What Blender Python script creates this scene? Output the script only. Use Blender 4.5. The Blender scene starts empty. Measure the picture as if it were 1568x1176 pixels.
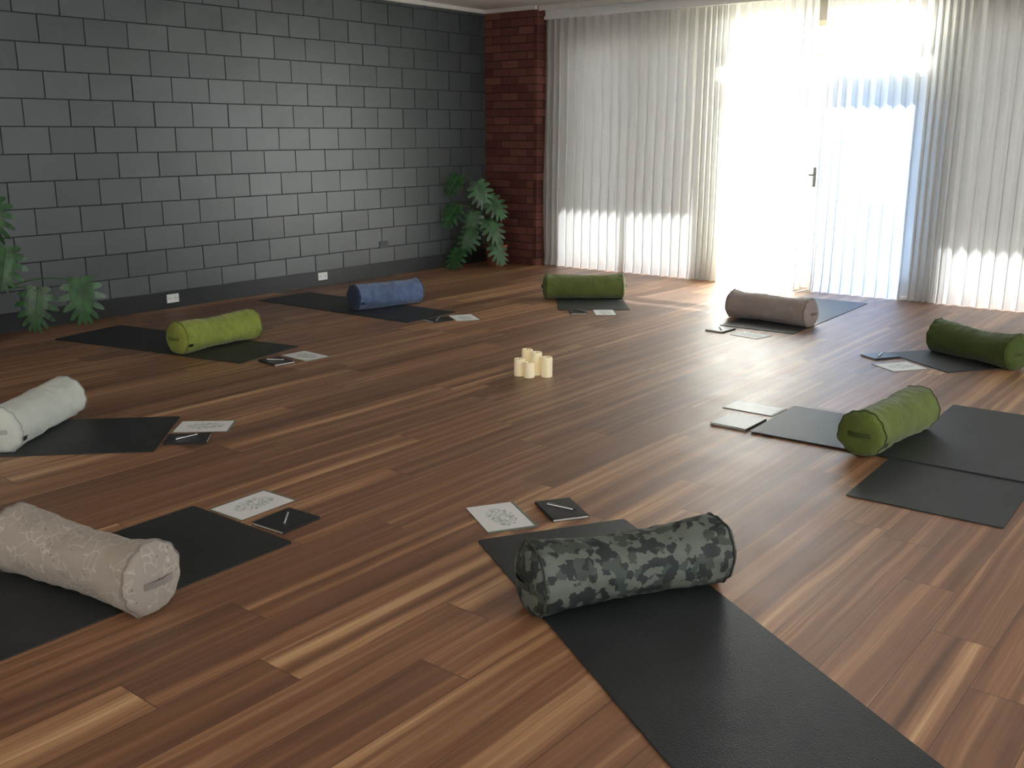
import bpy, math, random
from mathutils import Vector, Matrix, noise
random.seed(4)
R=math.radians
# ------------------------------------------------------------ helpers
class MB:
    def __init__(s): s.v=[]; s.f=[]; s.m=[]; s.uv={}; s.c=[]
    def quad(s,idx,mi=0,col=0.5): s.f.append(tuple(idx)); s.m.append(mi); s.c.append(col)
    def box(s,lo,hi,mi=0,col=0.5):
        b=len(s.v); x0,y0,z0=lo; x1,y1,z1=hi
        s.v+=[(x0,y0,z0),(x1,y0,z0),(x1,y1,z0),(x0,y1,z0),(x0,y0,z1),(x1,y0,z1),(x1,y1,z1),(x0,y1,z1)]
        for q in ((0,3,2,1),(4,5,6,7),(0,1,5,4),(1,2,6,5),(2,3,7,6),(3,0,4,7)): s.quad([b+i for i in q],mi,col)
    def lathe(s,prof,n=32,mi=0,org=(0,0,0),close=True):
        b=len(s.v); ox,oy,oz=org
        for r,z in prof:
            for i in range(n):
                a=2*math.pi*i/n; s.v.append((ox+r*math.cos(a),oy+r*math.sin(a),oz+z))
        for j in range(len(prof)-1):
            for i in range(n):
                s.quad([b+j*n+i,b+j*n+(i+1)%n,b+(j+1)*n+(i+1)%n,b+(j+1)*n+i],mi)
        if close:
            s.quad([b+i for i in range(n)][::-1],mi); s.quad([b+(len(prof)-1)*n+i for i in range(n)],mi)
    def tube(s,pts,r,n=6,mi=0,taper=1.0,closed=False):
        b=len(s.v); pts=[Vector(p) for p in pts]; N=len(pts)
        for k,p in enumerate(pts):
            t=(pts[min(k+1,N-1)]-pts[max(k-1,0)])
            if closed: t=pts[(k+1)%N]-pts[k-1]
            t.normalize()
            u=t.cross(Vector((0,0,1)))
            if u.length<.05: u=t.cross(Vector((0,1,0)))
            if closed: u=t.cross(Vector((1,0,0)))
            u.normalize(); w=t.cross(u); rr=r*(1+(taper-1)*k/(N-1))
            for i in range(n):
                a=2*math.pi*i/n; s.v.append(tuple(p+u*rr*math.cos(a)+w*rr*math.sin(a)))
        for k in range(N if closed else N-1):
            k2=(k+1)%N
            for i in range(n): s.quad([b+k*n+i,b+k*n+(i+1)%n,b+k2*n+(i+1)%n,b+k2*n+i],mi)
        if not closed:
            s.quad([b+i for i in range(n)][::-1],mi); s.quad([b+(N-1)*n+i for i in range(n)],mi)
    def obj(s,name,mats,smooth=False,loc=(0,0,0),rot=(0,0,0),parent=None,angle=None):
        me=bpy.data.meshes.new(name); me.from_pydata([tuple(p) for p in s.v],[],s.f); 
        for m in mats: me.materials.append(m)
        for i,p in enumerate(me.polygons): p.material_index=s.m[i]; p.use_smooth=smooth
        ca=me.color_attributes.new("rnd",'FLOAT_COLOR','CORNER')
        for i,p in enumerate(me.polygons):
            for li in p.loop_indices: ca.data[li].color=(s.c[i],s.c[i],s.c[i],1)
        if s.uv:
            uvl=me.uv_layers.new(name="UVMap")
            for i,p in enumerate(me.polygons):
                if i in s.uv:
                    for li,q in zip(p.loop_indices,s.uv[i]): uvl.data[li].uv=q
        me.update()
        if smooth and angle:
            try: me.set_sharp_from_angle(angle=R(angle))
            except Exception: pass
        o=bpy.data.objects.new(name,me); bpy.context.collection.objects.link(o)
        o.location=loc; o.rotation_euler=rot
        if parent: o.parent=parent
        return o
class NT:
    def __init__(s,name):
        s.mat=bpy.data.materials.new(name); s.mat.use_nodes=True; s.t=s.mat.node_tree
        s.b=s.t.nodes["Principled BSDF"]; s.out=s.t.nodes["Material Output"]
    def n(s,ty,**k):
        x=s.t.nodes.new(ty)
        for a,b in k.items(): setattr(x,a,b)
        return x
    def l(s,a,b): s.t.links.new(a,b)
    def put(s,sock,v):
        if isinstance(v,(int,float,tuple)): sock.default_value=v
        else: s.l(v,sock)
    def math(s,op,a,b=0.0,c=None):
        x=s.n("ShaderNodeMath",operation=op); s.put(x.inputs[0],a); s.put(x.inputs[1],b)
        if c is not None: s.put(x.inputs[2],c)
        return x.outputs[0]
    def comb(s,x,y,z):
        n=s.n("ShaderNodeCombineXYZ"); s.put(n.inputs[0],x); s.put(n.inputs[1],y); s.put(n.inputs[2],z); return n.outputs[0]
    def noise(s,vec,scale=5,detail=3,rough=.5,dist=0):
        n=s.n("ShaderNodeTexNoise"); 
        if vec is not None: s.l(vec,n.inputs["Vector"])
        n.inputs["Scale"].default_value=scale; n.inputs["Detail"].default_value=detail; n.inputs["Roughness"].default_value=rough; n.inputs["Distortion"].default_value=dist
        return n.outputs["Fac"]
    def ramp(s,fac,stops,interp='LINEAR'):
        n=s.n("ShaderNodeValToRGB"); s.l(fac,n.inputs[0]); cr=n.color_ramp; cr.interpolation=interp
        while len(cr.elements)<len(stops): cr.elements.new(.5)
        for e,(p,c) in zip(cr.elements,stops):
            e.position=p; e.color=(c[0],c[1],c[2],1) if not isinstance(c,(int,float)) else (c,c,c,1)
        return n.outputs[0]
    def mix(s,f,a,b,bt='MIX'):
        n=s.n("ShaderNodeMix",data_type='RGBA',blend_type=bt)
        s.put(n.inputs[0],f)
        for k,v in ((6,a),(7,b)):
            if isinstance(v,tuple) and len(v)==3: v=v+(1,)
            s.put(n.inputs[k],v)
        return n.outputs[2]
    def bump(s,h,strength=.3,dist=.01):
        n=s.n("ShaderNodeBump"); n.inputs["Strength"].default_value=strength; n.inputs["Distance"].default_value=dist
        s.l(h,n.inputs["Height"]); s.l(n.outputs[0],s.b.inputs["Normal"])
    def set(s,col=None,rough=None,spec=None,metal=None):
        if col is not None: s.put(s.b.inputs["Base Color"],col+(1,) if isinstance(col,tuple) and len(col)==3 else col)
        if rough is not None: s.put(s.b.inputs["Roughness"],rough)
        if spec is not None: s.b.inputs["Specular IOR Level"].default_value=spec
        if metal is not None: s.b.inputs["Metallic"].default_value=metal
        return s.mat
def plain(name,col,rough=.5,spec=.5,metal=0,var=.12,sc=12,bump=0):
    m=NT(name); tc=m.n("ShaderNodeTexCoord").outputs["Object"]
    nz=m.noise(tc,sc,3)
    a=tuple(x*(1-var) for x in col); b=tuple(min(1,x*(1+var)) for x in col)
    m.set(m.ramp(nz,[(.3,a),(.7,b)]),rough,spec,metal)
    if bump: m.bump(m.noise(tc,sc*12,2),bump,.003)
    return m.mat

# ------------------------------------------------------------ materials
def floor_mat():
    m=NT("timber_plank_floor"); g=m.n("ShaderNodeNewGeometry").outputs["Position"]
    sp=m.n("ShaderNodeSeparateXYZ"); m.l(g,sp.inputs[0]); x,y=sp.outputs[0],sp.outputs[1]
    xs=m.math('DIVIDE',x,.18); row=m.math('FLOOR',xs)
    wr=m.n("ShaderNodeTexWhiteNoise",noise_dimensions='1D'); m.l(row,wr.inputs["W"])
    ys=m.math('ADD',m.math('DIVIDE',y,1.5),m.math('MULTIPLY',wr.outputs["Value"],7.0)); col=m.math('FLOOR',ys)
    wn=m.n("ShaderNodeTexWhiteNoise",noise_dimensions='2D'); m.l(m.comb(row,col,0.0),wn.inputs["Vector"])
    idv=wn.outputs["Value"]; sc=m.n("ShaderNodeSeparateColor"); m.l(wn.outputs["Color"],sc.inputs[0])
    off=m.math('MULTIPLY',idv,60.0)
    warp=m.noise(m.comb(m.math('MULTIPLY',x,2.0),m.math('MULTIPLY',y,1.2),off),1.0,2)
    xw=m.math('ADD',x,m.math('MULTIPLY',m.math('SUBTRACT',warp,.5),.05))
    g1=m.noise(m.comb(m.math('MULTIPLY',xw,20.0),m.math('MULTIPLY',y,.25),off),1.0,4,.55)
    g2=m.noise(m.comb(m.math('MULTIPLY',xw,130.0),m.math('MULTIPLY',y,2.0),off),1.0,3,.6)
    v=m.math('ADD',m.math('MULTIPLY',m.math('SUBTRACT',g1,.5),1.75),m.math('MULTIPLY',m.math('SUBTRACT',g2,.5),.5))
    v=m.math('ADD',v,m.math('ADD',m.math('MULTIPLY',sc.outputs[1],.32),.36))
    c=m.ramp(v,[(0.0,(.085,.034,.015)),(.3,(.160,.066,.028)),(.55,(.245,.110,.047)),(.78,(.40,.205,.094)),(1.0,(.60,.37,.19))])
    fx=m.math('FRACT',xs); fy=m.math('FRACT',ys)
    e1=m.math('LESS_THAN',m.math('ABSOLUTE',m.math('SUBTRACT',fx,.5)),.494)
    e2=m.math('LESS_THAN',m.math('ABSOLUTE',m.math('SUBTRACT',fy,.5)),.4990)
    e=m.math('MULTIPLY',e1,e2)
    c=m.mix(e,(.06,.026,.014),c)
    sm=m.noise(m.comb(m.math('MULTIPLY',x,5.0),m.math('MULTIPLY',y,4.0),0.0),1.0,4,.6)
    ro=m.math('ADD',.40,m.math('ADD',m.math('MULTIPLY',g2,.14),m.math('MULTIPLY',sm,.16)))
    m.set(c,ro,.5)
    m.b.inputs["Coat Weight"].default_value=.7
    m.put(m.b.inputs["Coat Roughness"],m.math('ADD',.40,m.math('MULTIPLY',sm,.14))); m.b.inputs["Coat IOR"].default_value=1.45
    h=m.math('ADD',m.math('MULTIPLY',g2,.5),m.math('MULTIPLY',e,1.2))
    m.bump(h,.22,.002)
    return m.mat
def block_mat():
    m=NT("painted_block_wall"); g=m.n("ShaderNodeNewGeometry").outputs["Position"]
    a=m.n("ShaderNodeVertexColor",layer_name="rnd").outputs[0]
    n1=m.noise(g,60,4,.7); n2=m.noise(g,3,3)
    c=m.ramp(m.math('ADD',m.math('MULTIPLY',a,.7),m.math('MULTIPLY',n2,.3)),[(.1,(.036,.047,.049)),(.9,(.062,.076,.079))])
    m.set(c,m.math('ADD',.30,m.math('MULTIPLY',n1,.15)),.9)
    h=m.math('ADD',n1,m.math('MULTIPLY',m.noise(g,220,2),.5)); m.bump(h,.35,.004)
    return m.mat
def brick_mat():
    m=NT("red_brick"); g=m.n("ShaderNodeNewGeometry").outputs["Position"]
    a=m.n("ShaderNodeVertexColor",layer_name="rnd").outputs[0]
    n1=m.noise(g,45,4,.7)
    c=m.ramp(m.math('ADD',m.math('MULTIPLY',a,.75),m.math('MULTIPLY',n1,.25)),[(.1,(.09,.030,.024)),(.5,(.145,.050,.037)),(.9,(.20,.076,.056))])
    m.set(c,.75,.3); m.bump(n1,.6,.004); return m.mat
def curtain_mat():
    m=NT("sheer_linen_curtain"); t=m.t
    tc=m.n("ShaderNodeTexCoord").outputs["Object"]
    mp=m.n("ShaderNodeMapping"); mp.inputs["Scale"].default_value=(60,60,3); m.l(tc,mp.inputs[0])
    nz=m.noise(mp.outputs[0],1,3)
    col=m.ramp(nz,[(.2,(.765,.765,.755)),(.8,(.865,.865,.855))])
    d=m.n("ShaderNodeBsdfDiffuse"); tr=m.n("ShaderNodeBsdfTranslucent"); tp=m.n("ShaderNodeBsdfTransparent")
    m.l(col,d.inputs[0]); m.l(col,tr.inputs[0])
    a=m.n("ShaderNodeMixShader"); a.inputs[0].default_value=.68; m.l(d.outputs[0],a.inputs[1]); m.l(tr.outputs[0],a.inputs[2])
    b=m.n("ShaderNodeMixShader"); b.inputs[0].default_value=.04; m.l(a.outputs[0],b.inputs[1]); m.l(tp.outputs[0],b.inputs[2])
    m.l(b.outputs[0],m.out.inputs[0]); return m.mat
def glass_mat(name,col):
    m=NT(name); tp=m.n("ShaderNodeBsdfTransparent"); tp.inputs[0].default_value=col+(1,)
    gl=m.n("ShaderNodeBsdfGlossy"); gl.inputs["Roughness"].default_value=.02
    b=m.n("ShaderNodeMixShader"); b.inputs[0].default_value=.06; m.l(tp.outputs[0],b.inputs[1]); m.l(gl.outputs[0],b.inputs[2])
    m.l(b.outputs[0],m.out.inputs[0]); return m.mat
def fabric(name,col,var=.25,weave=420,rough=.85,sheen=.2):
    m=NT(name); tc=m.n("ShaderNodeTexCoord").outputs["Object"]
    n=m.noise(tc,6,3); n2=m.noise(tc,weave,2)
    f=m.math('ADD',m.math('MULTIPLY',n,.6),m.math('MULTIPLY',n2,.4))
    m.set(m.ramp(f,[(.3,tuple(x*(1-var) for x in col)),(.7,tuple(min(1,x*(1+var)) for x in col))]),rough,.25)
    m.b.inputs["Sheen Weight"].default_value=sheen
    m.bump(m.math('ADD',m.math('MULTIPLY',m.noise(tc,30,3,.6),1.6),m.math('MULTIPLY',n2,.4)),.35,.006)
    return m.mat
def camo():
    m=NT("camouflage_fabric"); uv=m.n("ShaderNodeUVMap",uv_map="UVMap").outputs[0]
    nz=m.n("ShaderNodeTexNoise"); nz.inputs["Scale"].default_value=45; nz.inputs["Detail"].default_value=3; m.l(uv,nz.inputs["Vector"])
    w=m.n("ShaderNodeVectorMath",operation='SCALE'); w.inputs["Scale"].default_value=.028; m.l(nz.outputs["Color"],w.inputs[0])
    ad=m.n("ShaderNodeVectorMath",operation='ADD'); m.l(uv,ad.inputs[0]); m.l(w.outputs[0],ad.inputs[1])
    def cell(sc,rot,loc,rnd):
        mp=m.n("ShaderNodeMapping"); mp.inputs["Rotation"].default_value=(0,0,rot); mp.inputs["Location"].default_value=loc; m.l(ad.outputs[0],mp.inputs[0])
        v=m.n("ShaderNodeTexVoronoi"); v.inputs["Scale"].default_value=sc; v.inputs["Randomness"].default_value=rnd; m.l(mp.outputs[0],v.inputs["Vector"])
        s=m.n("ShaderNodeSeparateColor"); m.l(v.outputs["Color"],s.inputs[0]); return s.outputs[0]
    a=cell(36,.5,(0,0,0),.6); b2=cell(32,.2,(.3,.7,0),.8)
    c=m.mix(m.math('GREATER_THAN',a,.48),(.022,.029,.026),(.115,.13,.107))
    c=m.mix(m.math('GREATER_THAN',b2,.74),c,(.052,.064,.052))
    m.set(c,.7,.35); tc=m.n("ShaderNodeTexCoord").outputs["Object"]; m.bump(m.noise(tc,25,3),.3,.006); return m.mat
def embroidered():
    m=NT("embroidered_cream_fabric"); tc=m.n("ShaderNodeTexCoord").outputs["Object"]
    nz=m.n("ShaderNodeTexNoise"); nz.inputs["Scale"].default_value=9; m.l(tc,nz.inputs["Vector"])
    w=m.n("ShaderNodeVectorMath",operation='SCALE'); w.inputs["Scale"].default_value=.10; m.l(nz.outputs["Color"],w.inputs[0])
    ad=m.n("ShaderNodeVectorMath",operation='ADD'); m.l(tc,ad.inputs[0]); m.l(w.outputs[0],ad.inputs[1])
    wv=m.n("ShaderNodeTexVoronoi",feature='DISTANCE_TO_EDGE'); wv.inputs["Scale"].default_value=26; m.l(ad.outputs[0],wv.inputs["Vector"])
    vd=m.n("ShaderNodeTexVoronoi"); vd.inputs["Scale"].default_value=48; m.l(tc,vd.inputs["Vector"])
    line=m.math('LESS_THAN',wv.outputs["Distance"],.035)
    line=m.math('MULTIPLY',line,m.math('GREATER_THAN',m.noise(tc,11,2),.47))
    dots=m.math('MULTIPLY',m.math('LESS_THAN',vd.outputs["Distance"],.18),m.math('GREATER_THAN',m.noise(tc,13,1),.57))
    c=m.mix(line,(.34,.295,.245),(.44,.40,.35)); c=m.mix(dots,c,(.17,.145,.12))
    m.set(c,.85,.2); m.b.inputs["Sheen Weight"].default_value=.1
    m.bump(m.math('ADD',m.noise(tc,22,3),m.math('MULTIPLY',line,.3)),.35,.006); return m.mat
def mat_mat():
    m=NT("rubber_mat"); tc=m.n("ShaderNodeTexCoord").outputs["Object"]
    mp=m.n("ShaderNodeMapping"); mp.inputs["Scale"].default_value=(150,150,1); m.l(tc,mp.inputs[0])
    v=m.n("ShaderNodeTexVoronoi"); v.inputs["Randomness"].default_value=.35; v.inputs["Scale"].default_value=1; m.l(mp.outputs[0],v.inputs["Vector"])
    n=m.noise(tc,5,4)
    c=m.ramp(n,[(.3,(.012,.015,.016)),(.7,(.021,.025,.026))]); m.set(c,.5,.5)
    m.bump(m.math('ADD',v.outputs["Distance"],m.math('MULTIPLY',m.noise(tc,300,2),.4)),.5,.003); return m.mat
def print_mat():
    m=NT("printed_paper"); tc=m.n("ShaderNodeTexCoord").outputs["Object"]
    nz=m.n("ShaderNodeTexNoise"); nz.inputs["Scale"].default_value=10; m.l(tc,nz.inputs["Vector"])
    w=m.n("ShaderNodeVectorMath",operation='SCALE'); w.inputs["Scale"].default_value=.14; m.l(nz.outputs["Color"],w.inputs[0])
    ad=m.n("ShaderNodeVectorMath",operation='ADD'); m.l(tc,ad.inputs[0]); m.l(w.outputs[0],ad.inputs[1])
    v=m.n("ShaderNodeTexVoronoi",feature='DISTANCE_TO_EDGE'); v.inputs["Scale"].default_value=34; m.l(ad.outputs[0],v.inputs["Vector"])
    sp=m.n("ShaderNodeSeparateXYZ"); m.l(tc,sp.inputs[0])
    e=m.math('ADD',m.math('POWER',m.math('DIVIDE',m.math('ABSOLUTE',sp.outputs[0]),.095),2.0),m.math('POWER',m.math('DIVIDE',m.math('ABSOLUTE',sp.outputs[1]),.055),2.0))
    ins=m.math('LESS_THAN',m.math('ADD',e,m.math('MULTIPLY',m.noise(tc,25,2),.9)),1.4)
    f=m.math('MULTIPLY',m.math('LESS_THAN',v.outputs["Distance"],.06),ins)
    f2=m.math('MULTIPLY',m.math('MULTIPLY',ins,m.math('GREATER_THAN',m.noise(tc,30,2),.56)),.35)
    c=m.mix(f2,(.80,.81,.79),(.35,.42,.38)); m.set(m.mix(f,c,(.38,.42,.40)),.55,.4); return m.mat

M_floor=floor_mat(); M_block=block_mat(); M_brick=brick_mat()
M_mortar=plain("dark_mortar",(.06,.03,.025),.9,.2); M_grey=plain("dark_grey_paint",(.045,.052,.053),.5)
M_joint=plain("recessed_block_joint",(.032,.039,.040),.7,.3)
M_ceil=plain("cream_ceiling_paint",(.62,.60,.55),.8,.2,var=.04); M_lint=plain("cream_wall_paint",(.5,.47,.41),.8,.2,var=.05)
M_cur=curtain_mat(); M_frame=plain("cream_aluminium_frame",(.78,.74,.56),.4,.5,var=.05)
M_black=plain("black_plastic",(.015,.015,.016),.35); M_white=plain("white_plastic",(.75,.75,.73),.35,var=.03)
M_skirt=plain("dark_skirting_paint",(.018,.022,.023),.35,var=.1)
M_leaf=plain("monstera_leaf",(.026,.092,.026),.38,.5,var=.5,sc=14); M_stem=plain("plant_stem",(.05,.12,.03),.5)
M_terra=plain("terracotta",(.22,.07,.035),.7,bump=.2); M_soil=plain("potting_soil",(.02,.013,.009),.95,.1,bump=.8)
M_wax=NT("candle_wax"); M_wax.set((.93,.82,.57),.45,.4); M_wax.b.inputs["Subsurface Weight"].default_value=.35; M_wax.b.inputs["Subsurface Radius"].default_value=(.03,.02,.01)
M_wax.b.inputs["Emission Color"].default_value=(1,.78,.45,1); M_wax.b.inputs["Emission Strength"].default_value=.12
M_waxm=M_wax.mat; _tc=M_wax.n("ShaderNodeTexCoord").outputs["Object"]; M_wax.bump(M_wax.noise(_tc,40,2),.1,.002)
M_mat=mat_mat(); M_print=print_mat(); M_folder=plain("grey_green_card",(.16,.20,.17),.5); M_note=plain("black_leatherette",(.018,.020,.021),.4,.5,bump=.25)
M_page=plain("page_edges",(.6,.58,.52),.8,.2); M_metal=plain("brushed_pen_metal",(.6,.6,.6),.25,.5,metal=1,var=.03)
M_ground=plain("pale_concrete_paving",(.55,.53,.49),.9,.2,sc=2); M_render=plain("rendered_boundary_wall",(.5,.5,.48),.9,.2,sc=2)
M_awn=plain("awning_underside",(.2,.2,.2),.8)
M_gl=glass_mat("clear_glass",(.93,.95,.94)); M_glt=glass_mat("tinted_glass",(.29,.36,.46)); M_glg=glass_mat("grey_glass",(.28,.285,.29))

# ------------------------------------------------------------ room
XW=-7.56; YC=9.12; YW=9.27; XR=3.2; YB=-2.6; HC=2.77
def box(name,lo,hi,m):
    b=MB(); b.box(lo,hi); return b.obj(name,[m])
box("floor",(XW-.25,YB-.2,-.1),(XR+.2,YW+.12,0),M_floor)
box("ceiling",(XW-.25,YB-.2,HC),(XR+.2,YW+.12,HC+.12),M_ceil)
# left block wall
b=MB(); b.box((XW-.22,YB-.2,0),(XW-.007,YW+.1,HC),1,.35)
k=-1
while True:
    z0=.1+.2*k; z1=z0+.2; k+=1
    if z0>=HC: break
    z0=max(z0,0); z1=min(z1,HC)
    ph=4.06 if (k-1)%2 else 4.24
    n0=int((YB-ph)/.36)-1
    j=n0
    while ph+j*.36<YW:
        y0=max(ph+j*.36,YB); y1=min(ph+(j+1)*.36,YW); j+=1
        if y1-y0<.02 : continue
        rc=random.random(); g=.0020; ch=.0025
        fx=[XW+random.uniform(-.0024,.0024)+t for t in (random.uniform(-.002,.002),random.uniform(-.002,.002),0,0)]
        q=len(b.v)
        for (yy,zz) in ((y0+g,z0+g),(y1-g,z0+g),(y1-g,z1-g),(y0+g,z1-g)): b.v.append((XW-.008,yy,zz))
        for (yy,zz),xx in zip(((y0+g+ch,z0+g+ch),(y1-g-ch,z0+g+ch),(y1-g-ch,z1-g-ch),(y0+g+ch,z1-g-ch)),fx): b.v.append((xx,yy,zz))
        b.quad([q+4,q+5,q+6,q+7],0,rc)
        for i in range(4): b.quad([q+i,q+(i+1)%4,q+4+(i+1)%4,q+4+i],1,rc*.8)
b.obj("wall_left",[M_block,M_joint])
b=MB(); b.box((XW,YB,0),(XW+.022,8.97,.135)); b.box((XW,YB,.135),(XW+.014,8.97,.145)); b.obj("baseboard_left",[M_skirt])
# brick pillar
PX=-6.82; PY=8.98
b=MB(); b.box((XW,PY+.008,0),(PX-.008,YW+.1,HC),1)
k=0
def brick(lo,hi): 
    b.box(lo,hi,0,random.random())
while k*.086<HC:
    z0=k*.086; z1=min(z0+.076,HC); off=0 if k%2 else -.12; x=XW+off; k+=1
    while x<PX-.06:
        a0=max(x,XW); a1=min(x+.23,PX-.055)
        if a1-a0>.03: 
            dy=random.uniform(-.003,.002); brick((a0,PY+dy,z0),(a1,PY+.05,z1))
        x+=.24
    brick((PX-.05,PY+(.0 if k%2 else .001),z0),(PX+random.uniform(-.002,.003),PY+(.11 if k%2 else .23),z1))
    if k%2: brick((PX-.05,PY+.12,z0),(PX,PY+.30,z1))
pil=b.obj("brick_pillar",[M_brick,M_mortar])
bv=pil.modifiers.new("bev",'BEVEL'); bv.width=.003; bv.segments=1
# far wall with windows
WZ=2.45; WS=2.32
b=MB()
b.box((PX-.05,YW,WZ),(XR+.1,YW+.1,HC)); b.box((-6.62,YW,WS),(-4.86,YW+.1,WZ)); b.box((-2.56,YW,WS),(3.0,YW+.1,WZ))
b.box((PX-.05,YW,0),(-6.62,YW+.1,WZ)); b.box((-4.86,YW,0),(-4.74,YW+.1,WZ)); b.box((-2.68,YW,0),(-2.56,YW+.1,WZ)); b.box((3.0,YW,0),(XR+.1,YW+.1,WZ))
b.obj("wall_far",[M_lint])
b=MB(); b.box((PX-.02,YC-.12,HC-.05),(XR,YC-.1,HC)); b.box((XW,YB,HC-.04),(XW+.05,8.97,HC)); b.box((XW+.05,PY-.05,HC-.04),(PX,PY,HC)); b.obj("trim_1",[M_ceil])
def window(name,x0,x1,z0,z1,bars,gm,hb=()):
    b=MB(); w=.05; y0=YW+.01; y1=YW+.08
    b.box((x0,y0,z0),(x0+w,y1,z1)); b.box((x1-w,y0,z0),(x1,y1,z1)); b.box((x0+w,y0,z0),(x1-w,y1,z0+w)); b.box((x0+w,y0,z1-w),(x1-w,y1,z1))
    for xb in bars: b.box((xb-.025,y0,z0+w),(xb+.025,y1,z1-w))
    for zb in hb: b.box((x0+w,y0+.005,zb-.025),(x1-w,y1-.005,zb+.025))
    b.box((x0+.02,YW+.043,z0+.02),(x1-.02,YW+.047,z1-.02),1)
    return b.obj(name,[M_frame,gm])
window("window_1",-6.62,-4.86,0,WS,(-5.74,),M_glg)
window("window_2",-2.56,3.0,0,WS,(-1.2,.2,1.6),M_glg)
# door frame + transom
b=MB()
b.box((-4.74,YW,0),(-4.69,YW+.09,WZ)); b.box((-2.73,YW,0),(-2.68,YW+.09,WZ)); b.box((-4.69,YW,WZ-.05),(-2.73,YW+.09,WZ)); b.box((-4.69,YW,2.08),(-2.73,YW+.09,2.16))
b.box((-3.735,YW,2.16),(-3.685,YW+.09,WZ-.05)); b.box((-4.69,YW+.043,2.16),(-2.73,YW+.047,WZ-.05),1)
b.obj("door_frame",[M_frame,M_gl])
def door(name,x0,x1,gm,hx):
    b=MB(); y0=YW+.02; y1=YW+.065; st=.085
    b.box((x0,y0,.01),(x0+st,y1,2.075)); b.box((x1-st,y0,.01),(x1,y1,2.075)); b.box((x0+st,y0,.01),(x1-st,y1,.14)); b.box((x0+st,y0,1.97),(x1-st,y1,2.075))
    b.box((x0+st-.01,YW+.04,.13),(x1-st+.01,YW+.046,1.98),1)
    b.box((hx-.014,y0-.010,.96),(hx+.014,y0,1.14),2)
    b.tube([(hx,y0-.012,1.07),(hx,y0-.05,1.07),(hx-.02,y0-.055,1.07),(hx-.12,y0-.055,1.07)],.009,8,2)
    return b.obj(name,[M_frame,gm,M_black])
door("door_1",-4.688,-3.716,M_gl,-3.76); door("door_2",-3.704,-2.732,M_glt,-3.66)
# unseen right wall with assumed window opening, and solid back wall
b=MB()
wy0,wy1,wz0,wz1=.5,6.5,.7,2.3
b.box((XR,YB,0),(XR+.15,wy0,HC)); b.box((XR,wy1,0),(XR+.15,YW+.1,HC)); b.box((XR,wy0,0),(XR+.15,wy1,wz0)); b.box((XR,wy0,wz1),(XR+.15,wy1,HC)); b.obj("wall_right",[M_lint])
b=MB()
for a in (wy0,wy0+2,wy0+4,wy1-.06): b.box((XR+.04,a,wz0),(XR+.1,a+.06,wz1))
b.box((XR+.04,wy0,wz0),(XR+.1,wy1,wz0+.06)); b.box((XR+.04,wy0,wz1-.06),(XR+.1,wy1,wz1)); b.obj("window_3",[M_frame])
box("wall_back",(XW,YB-.15,0),(XR+.15,YB,HC),M_lint)
# exterior
box("exterior_paving",(-25,YW+.12,-.2),(25,40,-.06),M_ground)
b=MB(); b.box((-25,19,-.06),(25,19.25,2.0)); b.box((-25,18.95,2.0),(25,19.3,2.08)); b.obj("boundary_wall",[M_render])
b=MB(); b.box((-9.5,YW+.12,2.66),(-4.80,10.72,2.72)); b.box((-2.62,YW+.12,2.66),(6,10.84,2.72)); b.box((-4.80,YW+.12,2.70),(-2.62,YW+.2,2.72))
for xx in (-9.4,5.9): b.box((xx-.05,10.5,-.06),(xx+.05,10.6,2.66))
b.obj("verandah_awning",[M_awn])

# ------------------------------------------------------------ curtains
def curtain(name,x0,x1,seed,dense):
    b=MB(); n=int((x1-x0)/.008); nz=26; rnd=random.Random(seed)
    ph=[0]; 
    for i in range(n):
        x=x0+(x1-x0)*i/n
        f=1/.11
        for (a,c2,k) in dense:
            if a<x<c2: f=k
        f*=1+.35*noise.noise(Vector((x*2.3,seed,0)))
        ph.append(ph[-1]+f*2*math.pi*(x1-x0)/n)
    for j in range(nz+1):
        z=.006+(2.63-.006)*j/nz
        low=1-j/nz
        for i in range(n+1):
            x=x0+(x1-x0)*i/n
            am=.033+.026*noise.noise(Vector((x*1.7,3+seed,z*.25)))
            p=ph[i]+.9*noise.noise(Vector((x*1.3,z*.55,seed)))*(low+.2)
            s1=math.sin(p); y=am*(s1+.25*math.sin(2*p+.6))*(.70+.30*low)
            y+=.018*noise.noise(Vector((x*.9,z*.7,seed+9)))
            if low>.96: y-=.03*(low-.96)/.04*(.5+.5*noise.noise(Vector((x*5,0,seed))))
            xx=x+.012*math.sin(2*p)*(.6+low*.4)
            b.v.append((xx,YC-.02+y,z))
    for j in range(nz):
        for i in range(n):
            a=j*(n+1)+i; b.quad([a,a+1,a+n+2,a+n+1])
    return b.obj(name,[M_cur],smooth=True)
cu=curtain("curtain",-6.80,-3.75,1,[(-6.8,-6.62,14),(-4.88,-4.62,17),(-3.9,-3.75,13)])
cu2=curtain("curtain",-3.68,3.1,2,[(-3.68,-3.45,13),(-2.75,-2.45,17)])
b=MB(); b.box((-6.80,YC-.05,2.635),(3.15,YC+.01,2.665)); b.box((-6.8,YC-.03,2.665),(3.15,YC-.01,HC-.0)); b.obj("curtain_track",[M_white])

# ------------------------------------------------------------ outlets
def outlet(name,y,z,m,w=.115,x=XW+.022,holes=True):
    b=MB(); b.box((0,-w/2,-.036),(.009,w/2,.036),0)
    if holes:
        for dy in (-w*.25,w*.25):
            for (a,c2) in ((-.012,.01),(.004,.01)): b.box((.009,dy+a,-.005),(.0095,dy+a+.004,.008),1)
            b.box((.009,dy-.004,.014),(.012,dy+.004,.026),0)
    o=b.obj(name,[m,M_black],loc=(x,y,z)); 
    return o
outlet("wall_power_outlet",4.79,.085,M_white); outlet("wall_power_outlet",6.46,.092,M_white); outlet("wall_power_outlet",7.32,.326,M_grey,x=XW+.0005)

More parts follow.
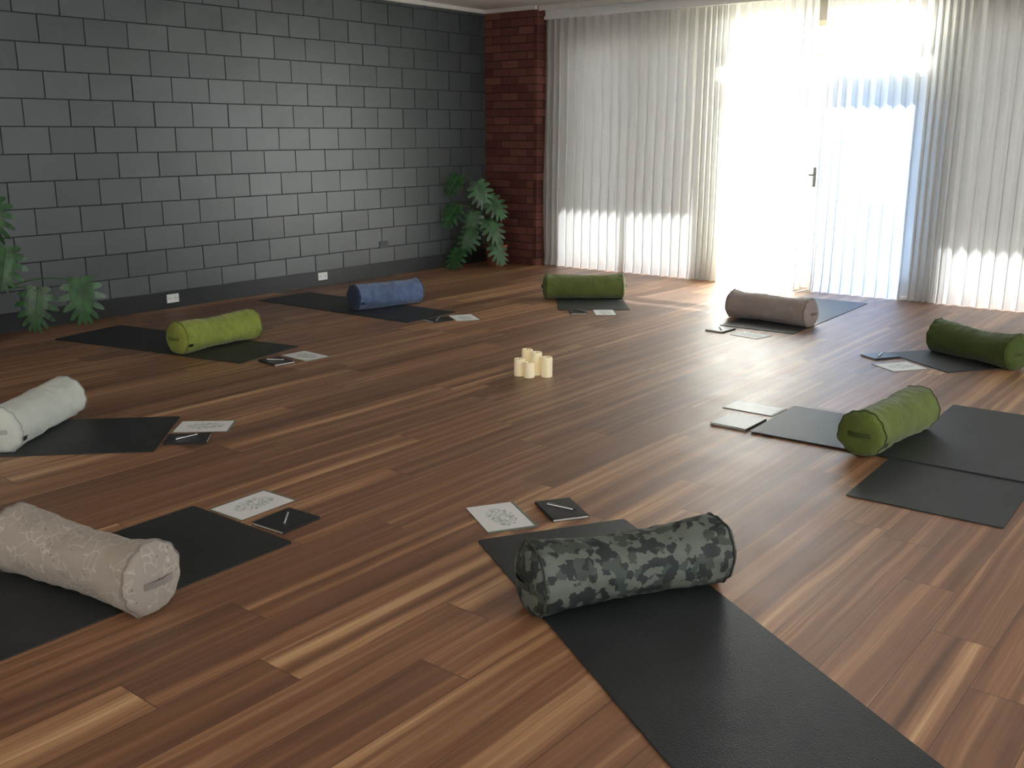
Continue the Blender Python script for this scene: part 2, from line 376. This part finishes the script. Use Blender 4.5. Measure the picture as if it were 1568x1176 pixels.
# ------------------------------------------------------------ mats
def ymat(ax,ay,bx,by,L,side,name="yoga_mat",z=0.0):
    A=Vector((ax,ay)); B=Vector((bx,by)); d=(B-A).normalized(); nrm=Vector((-d.y,d.x))*side
    mid=(A+B)/2; W=.60; ang=math.atan2(nrm.y,nrm.x); c=mid+nrm*L/2
    b=MB(); T=.0045; rc=.012
    pts=[]
    for (cx,cy,a0) in ((L/2-rc,W/2-rc,0),(-L/2+rc,W/2-rc,90),(-L/2+rc,-W/2+rc,180),(L/2-rc,-W/2+rc,270)):
        for q in range(4):
            a=R(a0+q*30); pts.append((cx+rc*math.cos(a),cy+rc*math.sin(a)))
    n=len(pts)
    for zz in (0,T): b.v+=[(p[0],p[1],zz) for p in pts]
    b.quad(list(range(n))[::-1]); b.quad(list(range(n,2*n)))
    for i in range(n): b.quad([i,(i+1)%n,n+(i+1)%n,n+i])
    return b.obj(name,[M_mat],loc=(c.x,c.y,z+.0005),rot=(0,0,ang))
ymat(-5.48,5.53,-5.50,6.15,1.8,1)
ymat(-5.31,3.81,-5.44,4.44,1.75,1)
ymat(-4.09,2.43,-4.53,2.87,1.75,1)
ymat(-2.76,2.15,-3.32,2.14,1.75,1)
ymat(-2.22,2.59,-1.92,3.09,1.8,-1)
ymat(-1.34,3.89,-.75,3.91,1.76,1)
ymat(-2.05,4.48,-2.07,5.05,1.75,-1,z=.0048)
ymat(-2.14,6.77,-1.66,6.43,1.75,1)
ymat(-3.50,6.98,-2.91,7.0,1.72,1)
ymat(-4.88,6.77,-4.43,7.13,1.75,1)

# ------------------------------------------------------------ bolsters
def bolster(x,y,a,mats,z0=.005,L=.67,Rr=.112,waist=.06,seed=0,lift=0.0,tagside=1,bend=0.0):
    b=MB(); ns=64; prof=[]
    hl=L/2
    caps=((0.0,.014),(.2,.0135),(.4,.012),(.58,.009),(.72,.005),(.83,0),(.91,-.007),(.965,-.016))
    for rr,xx in caps: prof.append((rr,-hl-xx,1))
    n=48
    for i in range(n+1):
        t=-1+2*i/n; xx=t*(hl-.026); rr=1.0-waist*(1-t*t)
        if abs(t)>.985: rr*=.992
        prof.append((rr,xx,0))
    for rr,xx in caps[::-1]: prof.append((rr,hl+xx,1))
    def pos(r,xx,ang):
        yy=Rr*r*math.cos(ang); zz=Rr*r*math.sin(ang)
        if r>.3:
            w=noise.noise(Vector((xx*7+seed*5,math.cos(ang)*1.3,math.sin(ang)*1.3)))*.009
            w+=noise.noise(Vector((xx*26+seed*3,math.cos(ang)*2.2+5,math.sin(ang)*2.2)))*.0055
            endf=max(0,(abs(xx)/hl-.72)/.28)
            w+=math.sin(ang*13+seed+2*noise.noise(Vector((ang,seed,0))))*.0036*endf*(1 if abs(xx)<hl-.005 else .6)*min(1,abs(hl-abs(xx))*40+.3)
            k=1+w/Rr; yy*=k; zz*=k
        fl=-Rr*.90
        if zz<fl: zz=fl
        zz+= lift*(xx/hl)**2*(1 if zz>0 else .0)
        yy+= bend*(xx/hl)**2
        return (xx,yy,zz+Rr*.90)
    for (r,xx,cap) in prof:
        for i in range(ns): b.v.append(pos(r,xx,2*math.pi*i/ns))
    N=len(prof)
    for j in range(N-1):
        for i in range(ns):
            k=len(b.f); mi=1 if (prof[j][2] and prof[j+1][2]) else 0
            b.quad([j*ns+i,(j+1)*ns+i,(j+1)*ns+(i+1)%ns,j*ns+(i+1)%ns],mi)
            u0,u1=prof[j][1],prof[j+1][1]
            if mi: 
                q=[]
                for (jj,ii) in ((j,i),(j+1,i),(j+1,i+1),(j,i+1)):
                    r=prof[jj][0]*Rr; an=2*math.pi*ii/ns; q.append((r*math.cos(an)+2,r*math.sin(an)))
                b.uv[k]=q
            else:
                v0=i/ns*2*math.pi*Rr; v1=(i+1)/ns*2*math.pi*Rr
                b.uv[k]=[(u0,v0),(u1,v0),(u1,v1),(u0,v1)]
    for sgn in (-1,1):
        xx=sgn*(hl-.020)
        b.tube([pos(1.0,xx,2*math.pi*i/64) for i in range(64)],.0028,6,2,closed=True)
        q=len(b.v); m=14
        for i in range(m+1):
            t=i/m; yy=-.055+.11*t; out=.012+.014*math.sin(math.pi*t)
            b.v.append((sgn*(hl+out),yy+bend,Rr*.93+.011)); b.v.append((sgn*(hl+out),yy+bend,Rr*.93-.011))
        for i in range(m): b.quad([q+2*i,q+2*i+1,q+2*i+3,q+2*i+2],2)
    an=R(-20 if tagside>0 else 200); 
    p=[pos(1.03,tagside*(hl-.060),an-.10),pos(1.03,tagside*(hl-.026),an-.10),pos(1.03,tagside*(hl-.026),an+.10),pos(1.03,tagside*(hl-.060),an+.10)]
    q=len(b.v); b.v+=p; b.quad([q,q+1,q+2,q+3],3)
    return b.obj("yoga_bolster",mats,smooth=True,loc=(x,y,z0),rot=(0,0,R(a)))
F_navy=fabric("navy_fabric",(.03,.045,.085)); F_blue=fabric("blue_denim_fabric",(.095,.14,.25),.45)
F_lime=fabric("lime_green_fabric",(.24,.28,.045)); F_limed=fabric("lime_seam",(.11,.14,.02))
F_white=fabric("pale_sage_white_fabric",(.54,.57,.50),.1); F_whd=fabric("pale_seam",(.34,.35,.32),.1)
F_emb=embroidered(); F_embd=fabric("cream_seam",(.22,.195,.165),.1)
F_camo=camo(); F_camod=fabric("dark_green_piping",(.03,.038,.032))
F_gr=fabric("moss_green_fabric",(.10,.135,.024),.3); F_grd=fabric("moss_seam",(.045,.065,.011))
F_dg=fabric("forest_green_fabric",(.060,.09,.016),.3); F_ol=fabric("olive_fabric",(.12,.15,.036),.3)
F_tau=fabric("taupe_fabric",(.32,.265,.235),.12); F_taud=fabric("taupe_seam",(.16,.13,.115),.1)
F_tag=plain("black_label",(.01,.01,.01),.6)
bolster(-6.17,5.99,77,[F_blue,F_navy,F_navy,F_tag],seed=1,tagside=-1)
bolster(-5.92,4.08,95,[F_lime,F_lime,F_limed,F_tag],seed=2,tagside=-1,L=.69)
bolster(-4.83,2.245,126,[F_white,F_white,F_whd,F_tag],seed=3,tagside=-1)
bolster(-2.98,1.48,9,[F_emb,F_emb,F_embd,F_tag],seed=4,waist=.10,lift=.012,tagside=1,L=.70)
bolster(-1.565,2.55,60,[F_camo,F_camo,F_camod,F_tag],seed=5,waist=.09,lift=.01,tagside=-1,L=.70)
bolster(-1.455,4.75,85,[F_gr,F_gr,F_grd,F_tag],seed=6,z0=.0101,tagside=-1)
bolster(-1.62,6.92,-28,[F_dg,F_dg,F_grd,F_tag],seed=7,waist=.12,lift=.01,tagside=1)
bolster(-3.27,7.38,-5,[F_tau,F_tau,F_taud,F_tag],seed=8,tagside=1,L=.72)
bolster(-5.09,7.42,38,[F_ol,F_ol,F_grd,F_tag],seed=9,tagside=1,L=.72)

# ------------------------------------------------------------ cards, notebooks, pens
def card(x,y,a,L=.28,W=.20,z=0.0006,mt=None):
    b=MB(); b.box((-L/2,-W/2,0),(L/2,W/2,.0022),1); 
    b.box((-L/2+.004,-W/2,.0022),(L/2-.012,W/2-.012,.003),0)
    return b.obj("printed_card",[mt or M_print,M_folder],loc=(x,y,z),rot=(0,0,R(a)))
def notebook(x,y,a,L=.205,W=.15,z=0.0006,pen=True):
    b=MB(); b.box((-L/2,-W/2,0),(L/2,W/2,.0015),0); b.box((-L/2+.003,-W/2+.003,.0015),(L/2-.003,W/2-.003,.0095),1); b.box((-L/2,-W/2,.0095),(L/2,W/2,.0115),0)
    b.box((-L/2,-W/2-.0005,0),(L/2,-W/2+.002,.0115),0)
    b.box((L/2-.018,-W/2,.0115),(L/2-.013,W/2,.0121),2)
    o=b.obj("notebook",[M_note,M_page,M_black],loc=(x,y,z),rot=(0,0,R(a)))
    if pen:
        p=MB()
        pr=.0045
        p.tube([(-.064,0,0),(-.01,0,0)],pr,10,0); p.tube([(-.01,0,0),(.052,0,0)],pr*.98,10,0); p.tube([(.052,0,0),(.066,0,0)],pr*.9,10,1,taper=.25)
        p.box((-.062,-.0015,pr),(-.028,.0015,pr+.0025),0)
        p.obj("pen",[M_metal,M_black],smooth=True,angle=40,loc=(x,y,z+.0115+pr+.0006),rot=(0,0,R(a+40)))
    return o
M_dark=plain("dark_tablet_card",(.05,.055,.06),.4)
card(-5.27,5.99,-33); notebook(-5.36,5.77,80,.19,.15)
card(-5.16,4.25,-3); notebook(-5.17,4.01,-8)
card(-4.27,2.84,42); notebook(-4.14,2.65,46)
card(-3.17,2.30,92); notebook(-2.92,2.265,94,.19,.17)
card(-2.305,2.82,-31); notebook(-2.16,3.02,-33)
notebook(-2.175,4.60,90,.24,.20,pen=False); card(-2.23,4.91,0,.29,.19,mt=M_dark)
notebook(-2.14,6.63,58); card(-1.94,6.42,56,.27,.22)
notebook(-3.41,6.81,85,.19,.15); card(-3.14,6.77,-10,.24,.19)
notebook(-4.69,6.76,-50,.19,.14); card(-4.515,6.90,-50,.26,.18)

# ------------------------------------------------------------ candles
for (x,y,h) in ((-3.70,4.71,.108),(-3.625,4.71,.095),(-3.55,4.79,.125),(-3.71,4.80,.15),(-3.63,4.79,.145)):
    b=MB(); r=.034
    b.lathe([(r-.002,0),(r,.002),(r,h-.004),(r-.003,h),(r-.007,h-.001),(r-.011,h-.006),(.004,h-.007)],32,0)
    b.tube([(0,0,h-.008),(.001,0,h+.002),(.003,0,h+.008)],.0012,6,1)
    b.obj("pillar_candle",[M_waxm,M_black],smooth=True,angle=40,loc=(x,y,.0003))

# ------------------------------------------------------------ monstera
def leaf(b,base,tip,nrm,S,mi=0,curl=.5):
    tip=Vector(tip).normalized(); nrm=Vector(nrm); nrm=(nrm-tip*nrm.dot(tip)).normalized(); side=tip.cross(nrm)
    base=Vector(base)
    def P3(x,y):
        z=.18*abs(x)-curl*(y*y)*.5-abs(x)**2*.5
        return tuple(base+side*x*S+tip*y*S+nrm*z*S)
    N=6
    for sg in (-1,1):
        for i in range(N):
            t0=i/N*.86; t1=(i+1)/N*.86; tc=(t0+t1)/2
            th=R(128-i*19); ln=[.44,.56,.60,.54,.44,.32][i]
            dx,dy=math.sin(th),math.cos(th)
            hw=[.12,.12,.11,.10,.085,.07][i]
            q=len(b.v); rows=[(0,None),(.34,1.08),(.52,.86),(.75,.76),(.9,.55),(1.0,.18)]
            for (r,wf) in rows:
                if wf is None: b.v+= [P3(0,t0),P3(0,t1)]
                else:
                    cx=dx*ln*r; cy=tc+dy*ln*r+.09*r*r
                    px,py=-dy,dx
                    b.v+=[P3(sg*(cx-px*hw*wf*(1)),cy-py*hw*wf),P3(sg*(cx+px*hw*wf),cy+py*hw*wf)]
            for k in range(5):
                f=[q+2*k,q+2*k+2,q+2*k+3,q+2*k+1]; b.quad(f if sg>0 else f[::-1],mi,.5)
        q=len(b.v); b.v+=[P3(0,.80),P3(sg*.13,.92),P3(sg*.05,1.08),P3(0,1.16)]
        f=[q,q+1,q+2,q+3]; b.quad(f if sg>0 else f[::-1],mi)
    b.tube([P3(0,y) for y in (0,.3,.6,.9,1.1)],.003,5,1)
def monstera(px,py,leaves,potr,poth,rotz):
    e=bpy.data.objects.new("potted_monstera",None); bpy.context.collection.objects.link(e); e.location=(px,py,0.0005)
    b=MB(); r=potr
    b.lathe([(r*.72,0),(r*.74,.004),(r*.96,poth*.82),(r*.97,poth*.84),(r*1.06,poth*.85),(r*1.08,poth),(r*.98,poth),(r*.95,poth*.9),(r*.9,poth*.88)],40,0,close=False)
    b.quad([i for i in range(40)][::-1],0)
    q=len(b.v)
    for i in range(40): b.v.append((r*.94*math.cos(2*math.pi*i/40),r*.94*math.sin(2*math.pi*i/40),poth*.9))
    b.quad([q+i for i in range(40)],1)
    b.obj("pot",[M_terra,M_soil],smooth=True,angle=35,parent=e)
    b=MB(); cr,sr=math.cos(rotz),math.sin(rotz)
    def W(a,d,z): return Vector((cr*a-sr*d,sr*a+cr*d,z))
    for (a,d,z,ta,td,tz,na,nd,nz,S) in leaves:
        base=W(a,d,z); st=Vector((random.uniform(-.03,.03),random.uniform(-.03,.03),poth*.88))
        top=max(z,poth)+.10
        mid=(st+base)/2; mid.z=max(top,mid.z+.1)
        pts=[st*(1-t)**2+mid*2*t*(1-t)+base*t*t for t in [i/12 for i in range(13)]]
        b.tube(pts,.007,6,1,taper=.6)
        leaf(b,base,W(ta,td,tz),W(na,nd,nz),S,0,curl=random.uniform(.2,.6))
    for i,v in enumerate(b.v):   # leaves rest against the wall / floor, never through them
        x=v[0]+px; z=v[2]
        if x<XW+.03: x=XW+.03+.02*math.exp((x-XW-.03)*6)-.02
        b.v[i]=(x-px,v[1],max(z,.004))
    b.obj("foliage",[M_leaf,M_stem],smooth=False,parent=e)
    return e
ROT=R(38.6)
# (right, away, height, tip dir, normal dir, size)
monstera(-7.18,8.70,[
 (-.40,-.30,1.00,-.4,-.2,-.6,-.3,-.8,.5,.21),(-.19,-.22,.92,.3,-.2,-.9,.1,-.9,.4,.25),(-.06,-.20,.76,.6,-.2,-.7,.2,-.8,.5,.24),
 (-.42,-.32,.68,-.4,-.3,-.6,-.2,-.8,.5,.23),(-.24,-.24,.60,-.1,-.2,-.9,0,-.9,.4,.23),(-.08,-.22,.52,.5,-.3,-.7,.3,-.8,.5,.25),
 (-.26,-.26,.40,-.3,-.2,-.8,0,-.9,.5,.23),(-.01,-.22,.27,.4,-.2,-.8,.4,-.7,.5,.23),(-.40,-.30,.20,-.3,-.3,-.6,-.2,-.7,.7,.22)],.125,.24,ROT)
monstera(-7.24,2.98,[
 (.28,.0,1.00,.1,-.3,-.9,.2,-.8,.5,.24),(.18,-.3,.92,-.5,-.3,-.6,-.1,-.8,.5,.24),(.36,-.05,.68,-.1,-.3,-.9,.3,-.8,.4,.25),(.20,-.3,.66,-.4,-.3,-.8,0,-.9,.5,.24),
 (.54,-.05,.40,-.1,-.2,-.9,.1,-.9,.4,.25),(.82,-.0,.46,.1,-.2,-.9,.3,-.8,.5,.26),(.05,-.4,.6,.0,-.6,-.4,0,-.7,.7,.24)],.15,.26,ROT)

# ------------------------------------------------------------ camera & lights
cd=bpy.data.cameras.new("camera"); cam=bpy.data.objects.new("camera",cd); bpy.context.collection.objects.link(cam)
cd.sensor_width=36; cd.lens=36*1527/1568; cam.location=(0,0,1.45); cam.rotation_euler=(R(90-14.1),0,R(38.6)); cd.clip_start=.05
bpy.context.scene.camera=cam
def light(name,ty,loc,rot,energy,col,**k):
    l=bpy.data.lights.new(name,ty); l.energy=energy; l.color=col
    for a,v in k.items(): setattr(l,a,v)
    o=bpy.data.objects.new(name,l); bpy.context.collection.objects.link(o); o.location=loc; o.rotation_euler=rot; return o
sd=Vector((-.06,-.62,-.78)).normalized()
so=light("sun",'SUN',(0,14,10),(0,0,0),120.0,(1,.98,.95),angle=R(.8)); so.rotation_euler=sd.to_track_quat('-Z','Y').to_euler()
light("side_fill_lamp",'AREA',(XR-.02,3.5,1.5),(0,R(90),0),80,(.95,.98,1),shape='RECTANGLE',size=1.5,size_y=5.8)  # added fill lamp, set just inside the assumed right-wall opening
light("back_fill_lamp",'AREA',(-3.2,YB+.02,1.6),(R(90),0,0),80,(1,.98,.95),shape='RECTANGLE',size=4,size_y=1.4)  # added fill lamp for the foreground; the back wall has no window
w=bpy.data.worlds.new("world"); bpy.context.scene.world=w; w.use_nodes=True
bg=w.node_tree.nodes["Background"]; bg.inputs[0].default_value=(.88,.93,1,1); bg.inputs[1].default_value=5.2
bpy.context.scene.view_settings.view_transform='Standard'
